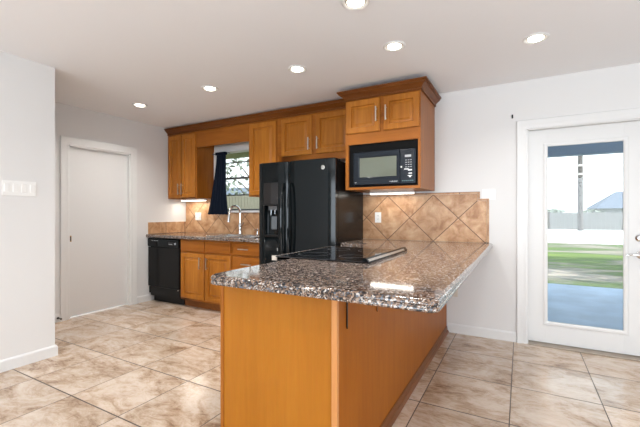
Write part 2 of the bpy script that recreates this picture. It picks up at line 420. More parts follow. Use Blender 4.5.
# ------------------------------------------------------------------ kitchen window
win = struct(MB().box(WX0, WX0+.03, YB-.004, YB+.12, WZ0, WZ1, .003).box(WX1-.03, WX1, YB-.004, YB+.12, WZ0, WZ1, .003).box(WX0, WX1, YB-.004, YB+.12, WZ1-.014, WZ1, .003)
             .box(WX0-.012, WX1+.0, YB-.016, YB-.0005, WZ1-.006, WZ1+.075, .003).box(WX0-.03, WX0+.004, YB-.014, YB-.0005, WZ0, WZ1+.0, .003).build('window_1', M['trim']), 'kitchen window above the sink')
MB().box(WX0-.03, WX1+.03, YB-.035, YB+.12, WZ0-.022, WZ0+.006, .004).build('window_sill', M['trim'], win)
b = MB(); b.box(WX0+.03, WX1-.03, YB+.055, YB+.085, WZ0+.006, WZ0+.030, .002)
for z, h in ((1.46, .013), (1.70, .026), (1.925, .011)): b.box(WX0+.03, WX1-.03, YB+.055, YB+.085, z-h/2, z+h/2, .002)
b.box(WX0+.03, WX0+.045, YB+.055, YB+.085, WZ0, WZ1-.03, .002).box(WX1-.045, WX1-.03, YB+.055, YB+.085, WZ0, WZ1-.03, .002)
sash = b.build('sash', M['alu'], win)
MB().box(-3.42, -3.37, YB+.040, YB+.056, 1.705, 1.722, .003).build('sash_latch', M['alu'], sash)
MB().box(WX0+.04, WX1-.04, YB+.068, YB+.072, WZ0+.02, WZ1-.03).build('pane', M['glass'], win)

# ------------------------------------------------------------------ patio door
b = MB(); b.box(DX0, DX0+.016, YB-.001, YB+.12, 0, DZ1).box(DX1-.016, DX1, YB-.001, YB+.12, 0, DZ1).box(DX0, DX1, YB-.001, YB+.12, DZ1-.016, DZ1)
d2 = struct(b.build('door_2', M['trim']), 'white glazed patio door on the right')
casing(MB(), 'y', YB, -1, DX0+.006, DX1-.006, DZ1-.01, .084).build('casing', M['trim'], d2)
SX0, SX1, SY = .062, .968, 3.90
GX0, GX1, GZ0, GZ1 = .209, .762, .208, 1.818
b = MB(); b.box(SX0, GX0, SY, SY+.042, .018, 1.968, .002).box(GX1, SX1, SY, SY+.042, .018, 1.968, .002).box(GX0, GX1, SY, SY+.042, .018, GZ0, 0).box(GX0, GX1, SY, SY+.042, GZ1, 1.968, 0)
leaf = b.build('door_leaf', M['door'], d2)
def frame_ring(mb, x0, x1, z0, z1, y, wd, t):
    prof = [(-.004, 0), (-.004, -t*.5), (wd*.25, -t), (wd*.6, -t), (wd, -t*.35), (wd, .01), (0, .01)]
    def ring(i): return None
    cs = [(x0, z0, 1, 1), (x1, z0, -1, 1), (x1, z1, -1, -1), (x0, z1, 1, -1)]
    rings = [[(x+sx*(o-wd), y+p, z+sz*(o-wd)) for o, p in prof] for x, z, sx, sz in cs]
    rings.append(rings[0])
    R = [[mb.bm.verts.new(p) for p in r] for r in rings[:4]]; R.append(R[0]); n = len(prof)
    for a, c in zip(R, R[1:]):
        for i in range(n): mb.bm.faces.new((a[i], a[(i+1) % n], c[(i+1) % n], c[i]))
    return mb
frame_ring(MB(), GX0+.006, GX1-.006, GZ0+.006, GZ1-.006, SY, .030, .012).build('glazing_frame', M['trim'], leaf)
MB().box(GX0, GX1, SY+.018, SY+.024, GZ0, GZ1).build('pane', M['glass'], leaf)
MB().lathe([(.030, 0), (.030, -.008), (.024, -.014), (.020, -.016), (.018, -.026), (.012, -.028)], (.862, SY, .995), 'y', 28).build('deadbolt', M['chrome'], leaf)
b = MB(); b.lathe([(.032, 0), (.032, -.008), (.022, -.014), (.012, -.018), (.012, -.045)], (.868, SY, .857), 'y', 28)
b.tube([(.868, SY-.045, .857), (.845, SY-.050, .858), (.80, SY-.048, .860), (.765, SY-.040, .852)], [.010, .009, .008, .007], 12)
b.build('lever_handle', M['chrome'], leaf)
MB().box(DX0+.016, DX1-.016, YB-.03, YB+.12, 0, .012, .004).build('threshold', M['sill_metal'], d2)

# ------------------------------------------------------------------ outdoors (seen through the glass)
struct(MB().box(-40, 60, YB+.12, 90, -.6, -.12).build('ground', M['grass']))
struct(MB().box(-3, 9, YB+.121, 7.6, -.2, -.04).build('porch_floor', M['slab']))
struct(MB().box(-30, 50, 19.5, 36.2, -.2, -.112).build('gravel_yard', M['drive']), 'pale bare yard before the far fence')
pr = thing('porch_roof', (3, 5.8, 2.2), 'blue grey porch roof and beam outside the patio door', 'porch roof')
MB().box(-2.2, 9.3, YB+.13, 7.75, 2.46, 2.56).build('roof_deck', M['beam'], pr)
MB().box(-2.2, 9.3, 7.5, 7.66, 2.20, 2.46, .01).build('beam', M['beam'], pr)
for x in (-2.1, 8.6): MB().box(x, x+.12, 7.52, 7.64, -.04, 2.2, .005).build('post', M['beam'], pr)
tag(MB().prism([(YB+.13, 2.44), (4.85, 2.17), (4.85, 2.24), (YB+.13, 2.52)], 'x', -7, -2.3).build('eave_soffit', M['olive']), 'olive green eave seen through the kitchen window', 'eave')
def fence(x0, x1, y, zt, mat, label, group=None, z0=-.12, bw=.14):
    f = thing('board_fence', ((x0+x1)/2, y, z0), label, 'fence', group)
    b = MB(); x = x0
    while x < x1:
        dz = random.uniform(-.02, .02); b.box(x, x+bw-.012, y-.01, y+.01, z0+.02, zt+dz); x += bw
    b.build('boards', mat, f)
    MB().box(x0, x1, y+.012, y+.05, z0+.3, z0+.38).box(x0, x1, y+.012, y+.05, zt-.3, zt-.22).build('rail', mat, f)
    n = int((x1-x0)/2.4)
    for i in range(n+1):
        xx = x0+(x1-x0)*i/n; MB().box(xx-.045, xx+.045, y+.05, y+.14, z0, zt+.02).build('post', mat, f)
fence(-4, 26, 36, 1.28, M['fence'], 'long grey weathered board fence across the yard behind the patio door', bw=.30)
fence(-13, -4.5, 8.4, 1.74, M['fence2'], 'beige board fence close behind the kitchen window', bw=.12)
up = thing('utility_pole', (4.06, 33.5, -.12), 'dark wooden utility pole standing beyond the lawn', 'utility pole')
MB().tube([(3.95, 33.5, -.12), (3.95, 33.5, 9.5)], [.19, .13], 14).build('shaft', M['pole'], up)
MB().box(2.9, 5.0, 33.40, 33.54, 8.6, 8.75).build('crossarm', M['pole'], up)
for z in (4.1, 4.75): MB().tube([(3.95, 33.5, z), (3.95, 33.5, z+.16)], [.20, .20], 14).build('metal_band', M['nickel'], up)
def house(x0, x1, y0, y1, ze, zr, label, rf=M['roof']):
    h = thing('neighbour_house', ((x0+x1)/2, (y0+y1)/2, -.12), label, 'house')
    MB().box(x0, x1, y0, y1, -.12, ze).build('wall', M['siding'], h)
    ym = (y0+y1)/2; e = .4
    b = MB(); i = (y1-y0)/2
    b.loft([[(x0-e, y0-e, ze), (x1+e, y0-e, ze), (x1+e, y1+e, ze), (x0-e, y1+e, ze)], [(x0+i*.6, ym-.01, zr), (x1-i*.6, ym-.01, zr), (x1-i*.6, ym+.01, zr), (x0+i*.6, ym+.01, zr)]]); b.build('roof', rf, h)
    for k in (.3, .7):
        xx = x0+(x1-x0)*k; MB().box(xx-.5, xx+.5, y0-.03, y0+.02, .9, 1.7).build('window', M['trim'], h)
house(7.6, 16.5, 50, 57, 1.75, 3.75, 'pale house with a grey hipped roof beyond the far fence')
house(-24, -13, 17, 24, 2.35, 3.1, 'pale grey house seen through the kitchen window')
def tree(x, y, h, r, label, n=900, ls=.16, z0=-.12, trunk=.09, low=.35):
    t = thing('leafy_tree' if trunk > .05 else 'garden_shrub', (x, y, z0), label, 'tree' if trunk > .05 else 'shrub')
    rnd = random.Random(int(x*10+y)); b = MB()
    b.tube([(x, y, z0), (x+.05, y, z0+h*.4), (x, y+.05, z0+h*.8)], [trunk, trunk*.7, trunk*.3], 8)
    for k in range(9):
        a = k*2.4; z = z0+h*(.35+.05*k); q = r*(.9-.06*k)
        b.tube([(x, y, z), (x+q*.5*math.cos(a), y+q*.5*math.sin(a), z+h*.1), (x+q*math.cos(a), y+q*math.sin(a), z+h*.16)], [trunk*.4, trunk*.25, trunk*.08], 5)
    b.build('trunk', M['bark'], t)
    b = MB()
    for k in range(n):
        th = rnd.uniform(0, 2*PI); u = rnd.uniform(-1, 1); q = rnd.uniform(.35, 1)**.5
        c = Vector((x+r*q*math.cos(th)*math.sqrt(1-u*u), y+r*q*math.sin(th)*math.sqrt(1-u*u), z0+h*(low+1)/2+u*q*h*(1-low)/2))
        d1_ = Vector((rnd.gauss(0,1), rnd.gauss(0,1), rnd.gauss(0,1))).normalized(); d2_ = d1_.orthogonal().normalized()
        s_ = ls*rnd.uniform(.6, 1.3)
        b.bm.faces.new([b.bm.verts.new(c+d1_*s_), b.bm.verts.new(c+d2_*s_*.5), b.bm.verts.new(c-d1_*s_), b.bm.verts.new(c-d2_*s_*.5)])
    b.build('foliage', M['leaf'], t)
tree(-10.6, 12.6, 4.2, 1.5, 'bushy tree above the beige fence in the kitchen window', 330, .11)
tree(2.6, 38, 1.75, 1.2, 'low rounded shrub left of the utility pole behind the far fence', 400, .2, trunk=.04, low=.1)
tree(5.2, 38, 1.62, 1.3, 'low rounded shrub right of the utility pole behind the far fence', 400, .2, trunk=.04, low=.1)
tree(5.3, 10.3, 6.5, 2.6, 'large tree at the lawn edge shading the grass', 1600, .22, low=.3, trunk=.16)

# ------------------------------------------------------------------ cabinet builders (faces look towards -Y)
def door_mesh(x0, x1, z0, z1, yf, th=.0195, fw=.052, flatpanel=False):
    if flatpanel: prof = [(0, th), (0, .004), (.003, .001), (.010, 0), (.016, 0)]
    else: prof = [(0, th), (0, .005), (.004, .001), (.008, 0), (fw, 0), (fw+.003, .005), (fw+.006, .013), (fw+.015, .013), (fw+.034, .004), (fw+.038, .001)]
    b = MB(); rings = [[(x0+i, yf+d, z0+i), (x1-i, yf+d, z0+i), (x1-i, yf+d, z1-i), (x0+i, yf+d, z1-i)] for i, d in prof]
    return b.loft(rings)
def handle(parent, x, z, yf, L=.125, vert=True):
    b = MB()
    if vert:
        b.box(x-.006, x+.006, yf-.034, yf-.026, z-L/2, z+L/2, .0025)
        for s in (-1, 1): b.tube([(x, yf-.028, z+s*L*.36), (x, yf+.001, z+s*L*.36)], .0045, 10)
    else:
        b.box(x-L/2, x+L/2, yf-.034, yf-.026, z-.006, z+.006, .0025)
        for s in (-1, 1): b.tube([(x+s*L*.36, yf-.028, z), (x+s*L*.36, yf+.001, z)], .0045, 10)
    b.build('handle', M['nickel'], parent)
def carcass(root, x0, x1, y0, y1, z0, z1, opens, side_mat='wood_v', bottom=True, fs=.019):
    """open-fronted box with a face frame around the openings (x0,x1,z0,z1)"""
    t = .016; b = MB()
    b.box(x0, x0+t, y0+fs, y1, z0, z1).box(x1-t, x1, y0+fs, y1, z0, z1).box(x0+t, x1-t, y0+fs, y1, z1-t, z1).box(x0+t, x1-t, y0+fs, y1, z0+.012, z0+.012+t).box(x0+t, x1-t, y1-.008, y1, z0+.02, z1-t)
    b.build('carcass', M[side_mat], root)
    xs = sorted({x0, x1} | {v for o in opens for v in o[:2]}); zs = sorted({z0, z1} | {v for o in opens for v in o[2:]})
    b = MB()
    for i in range(len(xs)-1):
        for j in range(len(zs)-1):
            cx, cz = (xs[i]+xs[i+1])/2, (zs[j]+zs[j+1])/2
            if any(o[0] < cx < o[1] and o[2] < cz < o[3] for o in opens): continue
            b.box(xs[i], xs[i+1], y0, y0+fs, zs[j], zs[j+1])
    bmesh.ops.remove_doubles(b.bm, verts=b.bm.verts, dist=1e-5)
    b.build('face_frame', M['wood_h'] if (x1-x0) > .7 else M['wood_v'], root)
def add_door(root, x0, x1, z0, z1, yf, hx=None, hz=None, L=.125, name='door', vert=True, **k):
    d = door_mesh(x0, x1, z0, z1, yf, **k).build(name, M['wood_door'] if name == 'door' else M['wood_h'], root)
    if hx is not None: handle(d, hx, hz, yf, L, vert)
    return d
YU = 3.52; YD = YU-.0195
c = thing('wall_cabinet', (-4.18, 3.68, 1.435), 'narrow two-door wooden wall cabinet in the left corner above the dishwasher', 'cabinet')
carcass(c, XL+.003, -3.885, YU, YB-.002, 1.410, 2.345, [(-4.43, -3.93, 1.455, 2.28)])
add_door(c, -4.452, -4.190, 1.424, 2.300, YD, -4.215, 1.540, .155)
add_door(c, -4.172, -3.905, 1.424, 2.300, YD, -4.145, 1.540, .155)
c = tag(MB().box(-3.883, -2.970, YU, YU+.019, 2.105, 2.345, .0015).build('valance_board', M['wood_h']), 'plain wooden valance board bridging the cabinets above the window', 'valance')
c = thing('wall_cabinet', (-2.74, 3.68, 1.435), 'tall single-door wooden wall cabinet between the window and the refrigerator', 'cabinet')
carcass(c, -2.968, -2.532, YU, YB-.002, 1.410, 2.345, [(-2.91, -2.58, 1.455, 2.28)])
add_door(c, -2.946, -2.546, 1.426, 2.305, YD, -2.570, 1.545, .15)
c = thing('wall_cabinet', (-2.0, 3.68, 1.80), 'wide two-door wooden cabinet above the black refrigerator', 'cabinet')
carcass(c, -2.530, -1.514, YU, YB-.002, 1.795, 2.345, [(-2.44, -2.08, 1.9, 2.28), (-1.98, -1.62, 1.9, 2.28)])
add_door(c, -2.468, -2.052, 1.868, 2.305, YD, -2.082, 1.985, .14)
add_door(c, -2.000, -1.575, 1.868, 2.305, YD, -1.970, 1.985, .14)
CR = [(0, 0), (.014, 0), (.014, .014), (.008, .017), (.012, .024), (.022, .036), (.040, .050), (.048, .054), (.048, .060), (.056, .060), (.056, .070), (.066, .074), (.066, .086), (0, .086)]
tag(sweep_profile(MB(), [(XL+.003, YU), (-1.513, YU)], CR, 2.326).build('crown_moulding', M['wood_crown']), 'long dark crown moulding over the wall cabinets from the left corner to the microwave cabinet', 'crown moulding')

# microwave cabinet, deeper and higher
YM = 3.24; MX0, MX1 = -1.510, -.776
mc = thing('microwave_cabinet', ((MX0+MX1)/2, 3.55, 1.43), 'deep wooden cabinet with two small doors over a microwave niche', 'cabinet')
t_ = .018; b = MB()
b.box(MX0, MX0+t_, YM+.019, YB-.009, 1.43, 2.33).box(MX1-t_, MX1, YM+.019, YB-.009, 1.43, 2.33).box(MX0+t_, MX1-t_, YM+.019, YB-.009, 2.31, 2.33)
b.box(MX0+t_, MX1-t_, YM+.019, YB-.009, 1.433, 1.452).box(MX0+t_, MX1-t_, YM+.019, YB-.009, 1.870, 1.886).box(MX0+t_, MX1-t_, YB-.017, YB-.009, 1.455, 2.31)
b.build('carcass', M['wood_v'], mc)
OX0, OX1, OZ0, OZ1 = -1.477, -.800, 1.453, 1.868
MB().box(MX0, OX0, YM, YM+.019, 1.43, 2.33).build('stile', M['wood_v'], mc); b = MB(); b.box(OX1, MX1, YM, YM+.019, 1.43, 2.33)
b.build('stile', M['wood_v'], mc)
MB().box(OX0, OX1, YM, YM+.019, 1.43, OZ0).build('rail', M['wood_h'], mc)
b = MB(); b.box(OX0, OX1, YM, YM+.019, OZ1, 1.99).box(OX0, OX1, YM, YM+.019, 2.25, 2.33).box(-1.15, -1.11, YM, YM+.019, 1.99, 2.25)
b.build('upper_frame', M['wood_h'], mc)
add_door(mc, -1.496, -1.150, 1.975, 2.288, YM-.0195, -1.180, 2.13, .14)
add_door(mc, -1.114, -.786, 1.975, 2.288, YM-.0195, -1.086, 2.13, .14)
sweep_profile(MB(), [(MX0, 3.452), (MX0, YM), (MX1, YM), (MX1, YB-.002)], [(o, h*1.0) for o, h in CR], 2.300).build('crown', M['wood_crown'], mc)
# correct side: profile goes outwards (left of travel handled by the path direction)
mw = thing('microwave_oven', (-1.13, 3.4, 1.456), 'black built-in microwave in the cabinet niche, a pale reflection painted on its window', 'microwave')
b = MB(); b.box(-1.425, -.83, YM+.03, 3.66, 1.4525, 1.80, .004); b.build('body', M['black_void'], mw)
b = MB(); b.box(OX0+.001, -1.432, YM+.014, YM+.022, OZ0+.001, OZ1-.001).box(-.818, OX1-.001, YM+.014, YM+.022, OZ0+.001, OZ1-.001).box(-1.432, -.818, YM+.014, YM+.022, 1.792, OZ1-.001).box(-1.432, -.818, YM+.014, YM+.022, OZ0+.001, 1.470)
b.build('trim_kit', M['black_void'], mw)
mx0, mx1, mz0, mz1 = -1.428, -.822, 1.474, 1.788; yw = YM+.001
md = MB(); prof = [(0, .028), (0, .004), (.004, 0), (.030, 0)]
DXR = -.965
wx0, wx1, wz0, wz1 = -1.362, -.998, 1.548, 1.733
o_r = [(mx0, mz0), (DXR, mz0), (DXR, mz1), (mx0, mz1)]; i_r = [(wx0-.014, wz0-.014), (wx1+.010, wz0-.014), (wx1+.010, wz1+.014), (wx0-.014, wz1+.014)]; i2 = [(wx0, wz0), (wx1, wz0), (wx1, wz1), (wx0, wz1)]
def rg(p, y): return [(a, y, z) for a, z in p]
md.loft([rg(o_r, yw+.028), rg(o_r, yw+.004), rg([(a+(.004 if k in (0,3) else -.004), z+(.004 if k < 2 else -.004)) for k, (a, z) in enumerate(o_r)], yw), rg(i_r, yw), rg(i2, yw+.007), rg(i2, yw+.012)])
dr = md.build('door', M['mwframe'], mw)
MB().box(wx0, wx1, yw+.005, yw+.010, wz0, wz1).build('door_window', M['mwglass'], dr)
b = MB(); b.box(DXR+.002, mx1, yw+.001, yw+.028, mz0, mz1, .003); cp = b.build('control_panel', M['mwframe'], mw)
MB().box(-.918, -.862, yw-.0008, yw+.002, 1.712, 1.732).build('display', M['grey_mark'], cp)
for r in range(4):
    for q in range(3):
        b = MB(); b.box(-.914+q*.022, -.900+q*.022, yw-.0006, yw+.002, 1.682-r*.021, 1.688-r*.021); b.build('button', M['grey_mark'], cp)
for (a, z, wd, hh) in ((-.925, 1.600, .05, .007), (-.890, 1.588, .045, .012), (-.885, 1.560, .040, .008), (-.893, 1.540, .05, .006), (-.880, 1.528, .02, .012)):
    MB().box(a, a+wd*.8, yw-.0006, yw+.002, z, z+hh).build('button', M['plastic'], cp)
MB().box(-.957, -.945, yw-.001, yw+.002, 1.618, 1.632).build('door_release', M['plastic'], cp)
def text(s, size, loc, rot, mat, parent, ext=.0005, name='lettering'):
    cu = bpy.data.curves.new(name, 'FONT'); cu.body = s; cu.size = size; cu.extrude = ext; cu.align_x = 'CENTER'; cu.align_y = 'CENTER'
    o = bpy.data.objects.new(name, cu); COL.objects.link(o); dg = bpy.context.evaluated_depsgraph_get()
    me = bpy.data.meshes.new_from_object(o.evaluated_get(dg)); bpy.data.objects.remove(o)
    me.transform(Matrix.Translation(Vector(loc)-Vector(parent['_o'])) @ rot.to_4x4()); me.materials.clear(); me.materials.append(mat)
    o = bpy.data.objects.new(name, me); COL.objects.link(o); o.parent = parent; o['_o'] = parent['_o']; return o
RX = Matrix.Rotation(PI/2, 3, 'X')
text('GE', .016, (-1.402, yw-.001, 1.497), RX, M['grey_mark'], dr)
b = MB()
for k in range(7): b.box(-1.06+k*.011, -1.06+k*.011+(.008 if k % 3 else .005), yw-.0006, yw+.002, 1.492, 1.500 if k % 2 else 1.503)
b.build('printed_mark', M['grey_mark'], dr)
b = MB()
for k in range(6): b.box(-.945+k*.018, -.945+k*.018+.013, yw-.0006, yw+.002, 1.494, 1.502)
b.build('printed_mark', M['teal_mark'], cp)

# under-cabinet strip lights
def strip(x0, x1, y0, y1, z, label, e):
    t = thing('under_cabinet_light', ((x0+x1)/2, (y0+y1)/2, z), label, 'light fixture', None)
    MB().box(x0, x1, y0, y1, z+.012, z+.030, .003).build('housing', M['plastic'], t)
    MB().box(x0+.006, x1-.006, y0+.004, y1-.004, z, z+.0125, .004).build('diffuser', M['strip'], t)
    light('strip_glow', 'AREA', ((x0+x1)/2, (y0+y1)/2, z-.006), (0, 0, 0), e, (1, .93, .82), shape='RECTANGLE', size=x1-x0-.02, size_y=y1-y0-.01)
strip(-1.43, -.95, 3.675, 3.72, 1.402, 'long bright white strip light under the microwave cabinet', 1.3)
strip(-4.40, -3.95, 3.68, 3.76, 1.379, 'short white strip light under the left corner cabinet', 2.0)

# ------------------------------------------------------------------ lower run by the sink
YF = 3.215; FY = YF-.0195
c = thing('sink_base_cabinet', (-3.40, 3.5, 0), 'two-door wooden sink base cabinet beside the dishwasher', 'cabinet')
def lower(c, x0, x1, opens):
    carcass(c, x0, x1, YF, YB-.004, .10, .874, opens)
    MB().box(x0, x1, YF+.07, YF+.088, 0, .10).build('toe_kick', M['wood_trimdark'], c)
lower(c, -3.842, -2.962, [(-3.80, -3.43, .14, .69), (-3.38, -3.0, .14, .69)])
add_door(c, -3.826, -3.412, .125, .700, FY, -3.462, .585, .145)
add_door(c, -3.392, -2.978, .125, .700, FY, -3.345, .585, .145)
for a, b_ in ((-3.826, -3.412), (-3.392, -2.978)): add_door(c, a, b_, .722, .858, FY, name='false_drawer_front', flatpanel=True)
c = thing('drawer_cabinet', (-2.71, 3.5, 0), 'wooden drawer cabinet between the sink cabinet and the refrigerator', 'cabinet')
lower(c, -2.960, -2.504, [(-2.92, -2.54, .14, .69)])
for z0, z1 in ((.722, .858), (.535, .702), (.335, .515), (.125, .315)):
    add_door(c, -2.944, -2.520, z0, z1, FY, -2.765 if z0 > .7 else -2.72, (z0+z1)/2+.0, .15, name='drawer', vert=False, flatpanel=True)

dw = thing('dishwasher', (-4.16, 3.5, 0), 'black dishwasher in the left corner under the granite counter', 'dishwasher')
MB().box(-4.455, -3.852, 3.225, 3.80, .08, .866).build('tub', M['black_matte'], dw)
b = MB(); b.box(-4.458, -3.850, 3.188, 3.228, .215, .745, .004); b.build('door', M['black_side'], dw)
b = MB(); b.prism([(3.225, .752), (3.188, .752), (3.180, .77), (3.180, .855), (3.190, .866), (3.225, .866)], 'x', -4.458, -3.850); cpn = b.build('control_panel', M['black_gloss'], dw)
b = MB(); b.box(-4.03, -3.93, 3.166, 3.183, .790, .826, .006); b.build('latch_handle', M['black_matte'], cpn)
b = MB(); b.box(-4.015, -3.945, 3.1635, 3.168, .796, .803, .001).lathe([(.014, 0), (.014, -.008), (.010, -.010)], (-3.905, 3.181, .806), 'y', 18)
b.build('dial', M['grey_mark'], cpn)
for k in range(3): MB().box(-4.38+.05*k, -4.345+.05*k, 3.178, 3.182, .832, .839).build('button', M['grey_mark'], cpn)
b = MB(); b.box(-4.455, -3.852, 3.200, 3.24, .118, .208, .003); b.build('access_panel', M['black_matte'], dw)
MB().box(-4.45, -3.857, 3.275, 3.30, 0, .115).build('kick_plate', M['black_matte'], dw)
for x in (-3.862,): MB().box(x-.005, x+.008, 3.183, 3.190, .20, .212).build('trim_clip', M['nickel'], dw)

def counter(name, poly, radii, z0, z1, mat, label, hole=None):
    P = rounded(poly, radii)
    h = z1-z0
    prof = [(.010, 0), (.002, .06), (0, .16), (.0005, .34), (.0045, .44), (.0045, .50), (.0005, .58), (0, .66), (.0015, .76), (.005, .87), (.010, .95), (.016, 1.0)]
    b = MB(); rings = [[(x, y, z0+f*h) for x, y in offset_poly(P, i)] for i, f in prof]
    b.loft(rings)
    return tag(b.build(name, mat, smooth=50), label, 'countertop')
CT0, CT1 = .875, .915
# counter by the sink (built around the sink cut-out as one mesh)
SKX0, SKX1, SKY0, SKY1 = -3.45, -2.72, 3.315, 3.665
b = MB()
EP = [(.0, 0), (.010, 0), (.018, .0024), (.020, .0064), (.0195, .0136), (.0155, .0176), (.0155, .020), (.0195, .024), (.020, .0304), (.017, .036), (.011, .040), (0, .040)]
sweep_profile(b, [(XL+.002, 3.185), (-2.500, 3.185)], EP, CT0)
b.box(XL+.002, SKX0, 3.185, YB-.001, CT0, CT1).box(SKX1, -2.500, 3.185, YB-.001, CT0, CT1).box(SKX0, SKX1, 3.185, SKY0, CT0, CT1).box(SKX0, SKX1, SKY1, YB-.001, CT0, CT1)
tag(b.build('granite_countertop', M['granite'], smooth=40), 'speckled brown granite counter with the sink, above the dishwasher', 'countertop')
sk_ = thing('kitchen_sink', (-3.14, 3.49, .74), 'stainless steel double-bowl sink set into the counter under the window', 'sink')
b = MB()
def ring4(x0, x1, y0, y1, z): return [(x0, y0, z), (x1, y0, z), (x1, y1, z), (x0, y1, z)]
xm = (SKX0+SKX1)/2
fr = .022
b.box(SKX0-fr, SKX1+fr, SKY0-fr, SKY0+.010, CT1, CT1+.008, .003).box(SKX0-fr, SKX1+fr, SKY1-.010, SKY1+.055, CT1, CT1+.008, .003).box(SKX0-fr, SKX0+.012, SKY0, SKY1, CT1, CT1+.008, .003).box(SKX1-.012, SKX1+fr, SKY0, SKY1, CT1, CT1+.008, .003).box(xm-.014, xm+.014, SKY0, SKY1, CT1-.01, CT1+.004, .003)
b.build('rim', M['steel'], sk_)
for x0, x1 in ((SKX0+.006, xm-.008), (xm+.008, SKX1-.006)):
    bb = MB(); y0, y1 = SKY0+.004, SKY1-.004
    bb.loft([ring4(x0, x1, y0, y1, CT1+.002), ring4(x0+.008, x1-.008, y0+.008, y1-.008, .90), ring4(x0+.02, x1-.02, y0+.02, y1-.02, .755), ring4(x0+.05, x1-.05, y0+.05, y1-.05, .742)], cap0=False)
    bw_ = bb.build('bowl', M['steel'], sk_)
    MB().lathe([(.042, 0), (.042, .004), (.030, .006), (.012, .003)], ((x0+x1)/2, (y0+y1)/2, .742), 'z', 24).build('drain', M['chrome'], bw_)
fz = CT1+.008
fa = thing('kitchen_faucet', (-3.27, 3.70, fz), 'chrome gooseneck faucet standing behind the sink', 'faucet')
MB().lathe([(.030, 0), (.030, .008), (.024, .014), (.022, .06), (.026, .075), (.024, .12), (.017, .15)], (-3.27, 3.70, fz), 'z', 24).build('base', M['chrome'], fa)
pts = [(-3.27, 3.70, fz+.14), (-3.27, 3.70, fz+.28)]
for k in range(1, 15):
    a = PI*k/15; pts.append((-3.27-.01*k/15, 3.70-.095+.095*math.cos(a), fz+.28+.095*math.sin(a)))
pts.append((-3.281, 3.503, fz+.255))
MB().tube(pts, .0145, 14).build('spout', M['chrome'], fa)
MB().tube([(-3.281, 3.503, fz+.262), (-3.282, 3.500, fz+.22), (-3.283, 3.494, fz+.165)], [.015, .018, .021], 16).build('spray_head', M['chrome'], fa)
MB().tube([(-3.262, 3.69, fz+.10), (-3.225, 3.675, fz+.115), (-3.18, 3.665, fz+.155)], [.013, .009, .007], 12).build('lever', M['chrome'], fa)
sd = tag(MB().lathe([(.020, 0), (.020, .006), (.012, .012), (.010, .05), (.013, .06), (.013, .075), (.004, .08)], (-2.98, 3.70, fz), 'z', 20).tube([(-2.98, 3.70, fz+.07), (-2.982, 3.66, fz+.072), (-2.984, 3.64, fz+.062)], [.007, .006, .005], 10).build('soap_dispenser', M['chrome']),
         'small chrome soap dispenser right of the faucet on the sink rim', 'soap dispenser')

# backsplashes
tag(MB().box(XL+.010, WX0-.032, YB-.010, YB-.0005, CT1+.0005, 1.409).box(WX0-.032, -2.500, YB-.010, YB-.0005, CT1+.0005, WZ0-.023).box(WX1+.032, -2.54, YB-.010, YB-.0005, WZ0-.023, 1.409).build('tile_backsplash', M['splash_left'], origin=(-3.3, YB, CT1)),
    'diagonal tan stone tile backsplash behind the sink and faucet', 'backsplash')
tag(MB().box(XL+.0005, XL+.0095, 3.20, YB-.0005, CT1+.0005, 1.078, .001).build('side_backsplash', M['splash_edge']),
    'low strip of tan stone tile on the left wall above the dishwasher', 'backsplash')
bs = thing('tile_backsplash', (-.9, YB, CT1), 'diagonal tan stone tile backsplash under the microwave cabinet and beside the light switch', 'backsplash')
MB().box(-1.75, -.370, YB-.009, YB-.0005, CT1+.0005, 1.392).box(-.370, -.288, YB-.009, YB-.0005, CT1+.0005, 1.322).build('tile_field', M['splash'], bs)
b = MB(); b.box(-1.75, -.347, YB-.012, YB-.0005, 1.394, 1.414, .002).box(-.368, -.347, YB-.012, YB-.0005, 1.345, 1.394, .002).box(-.368, -.266, YB-.012, YB-.0005, 1.324, 1.344, .002).box(-.286, -.266, YB-.012, YB-.0005, CT1+.0005, 1.324, .002)
b.build('edge_tiles', M['splash_edge'], bs)

# ------------------------------------------------------------------ refrigerator
fr_ = thing('refrigerator', (-2.01, 3.45, 0), 'black side-by-side refrigerator with an ice and water dispenser in its left door', 'refrigerator')
FX0, FX1, FYD, FZ = -2.485, -1.562, 3.10, 1.742
MB().box(FX0+.004, FX1-.002, 3.185, 3.83, .03, 1.722, .006).build('body', M['black_side'], fr_)
MB().box(FX0+.02, FX1-.02, 3.15, 3.72, 0, .034).box(FX0+.01, FX1-.01, 3.13, 3.19, .02, .09, .004).build('base_grille', M['black_matte'], fr_)
MB().box(FX0+.02, FX1-.01, 3.14, 3.26, 1.722, 1.745, .008).build('hinge_cover', M['black_matte'], fr_)
SPL = -2.104
def fdoor(x0, x1, cut=None):
    b = MB(); y0, y1 = FYD, 3.172; z0, z1 = .095, FZ
    # slightly convex, rounded vertical edges
    def sec(z, ins=0):
        w_ = x1-x0; pts = []
        N = 10
        for k in range(N+1):
            u = k/N; x = x0+ins+(w_-2*ins)*u; edge = min(u, 1-u)*w_
            r = .012; d = r-math.sqrt(max(0, r*r-(max(0, r-edge))**2)) if edge < r else 0
            pts.append((x, y0+d+.006*(2*u-1)**2+ins, z))
        pts += [(x1-ins, y1, z), (x0+ins, y1, z)]
        return pts
    b.loft([sec(z0, .004), sec(z0+.006), sec(z1-.012), sec(z1-.003, .003), sec(z1, .010)])
    return b
ld = fdoor(FX0, SPL-.004)
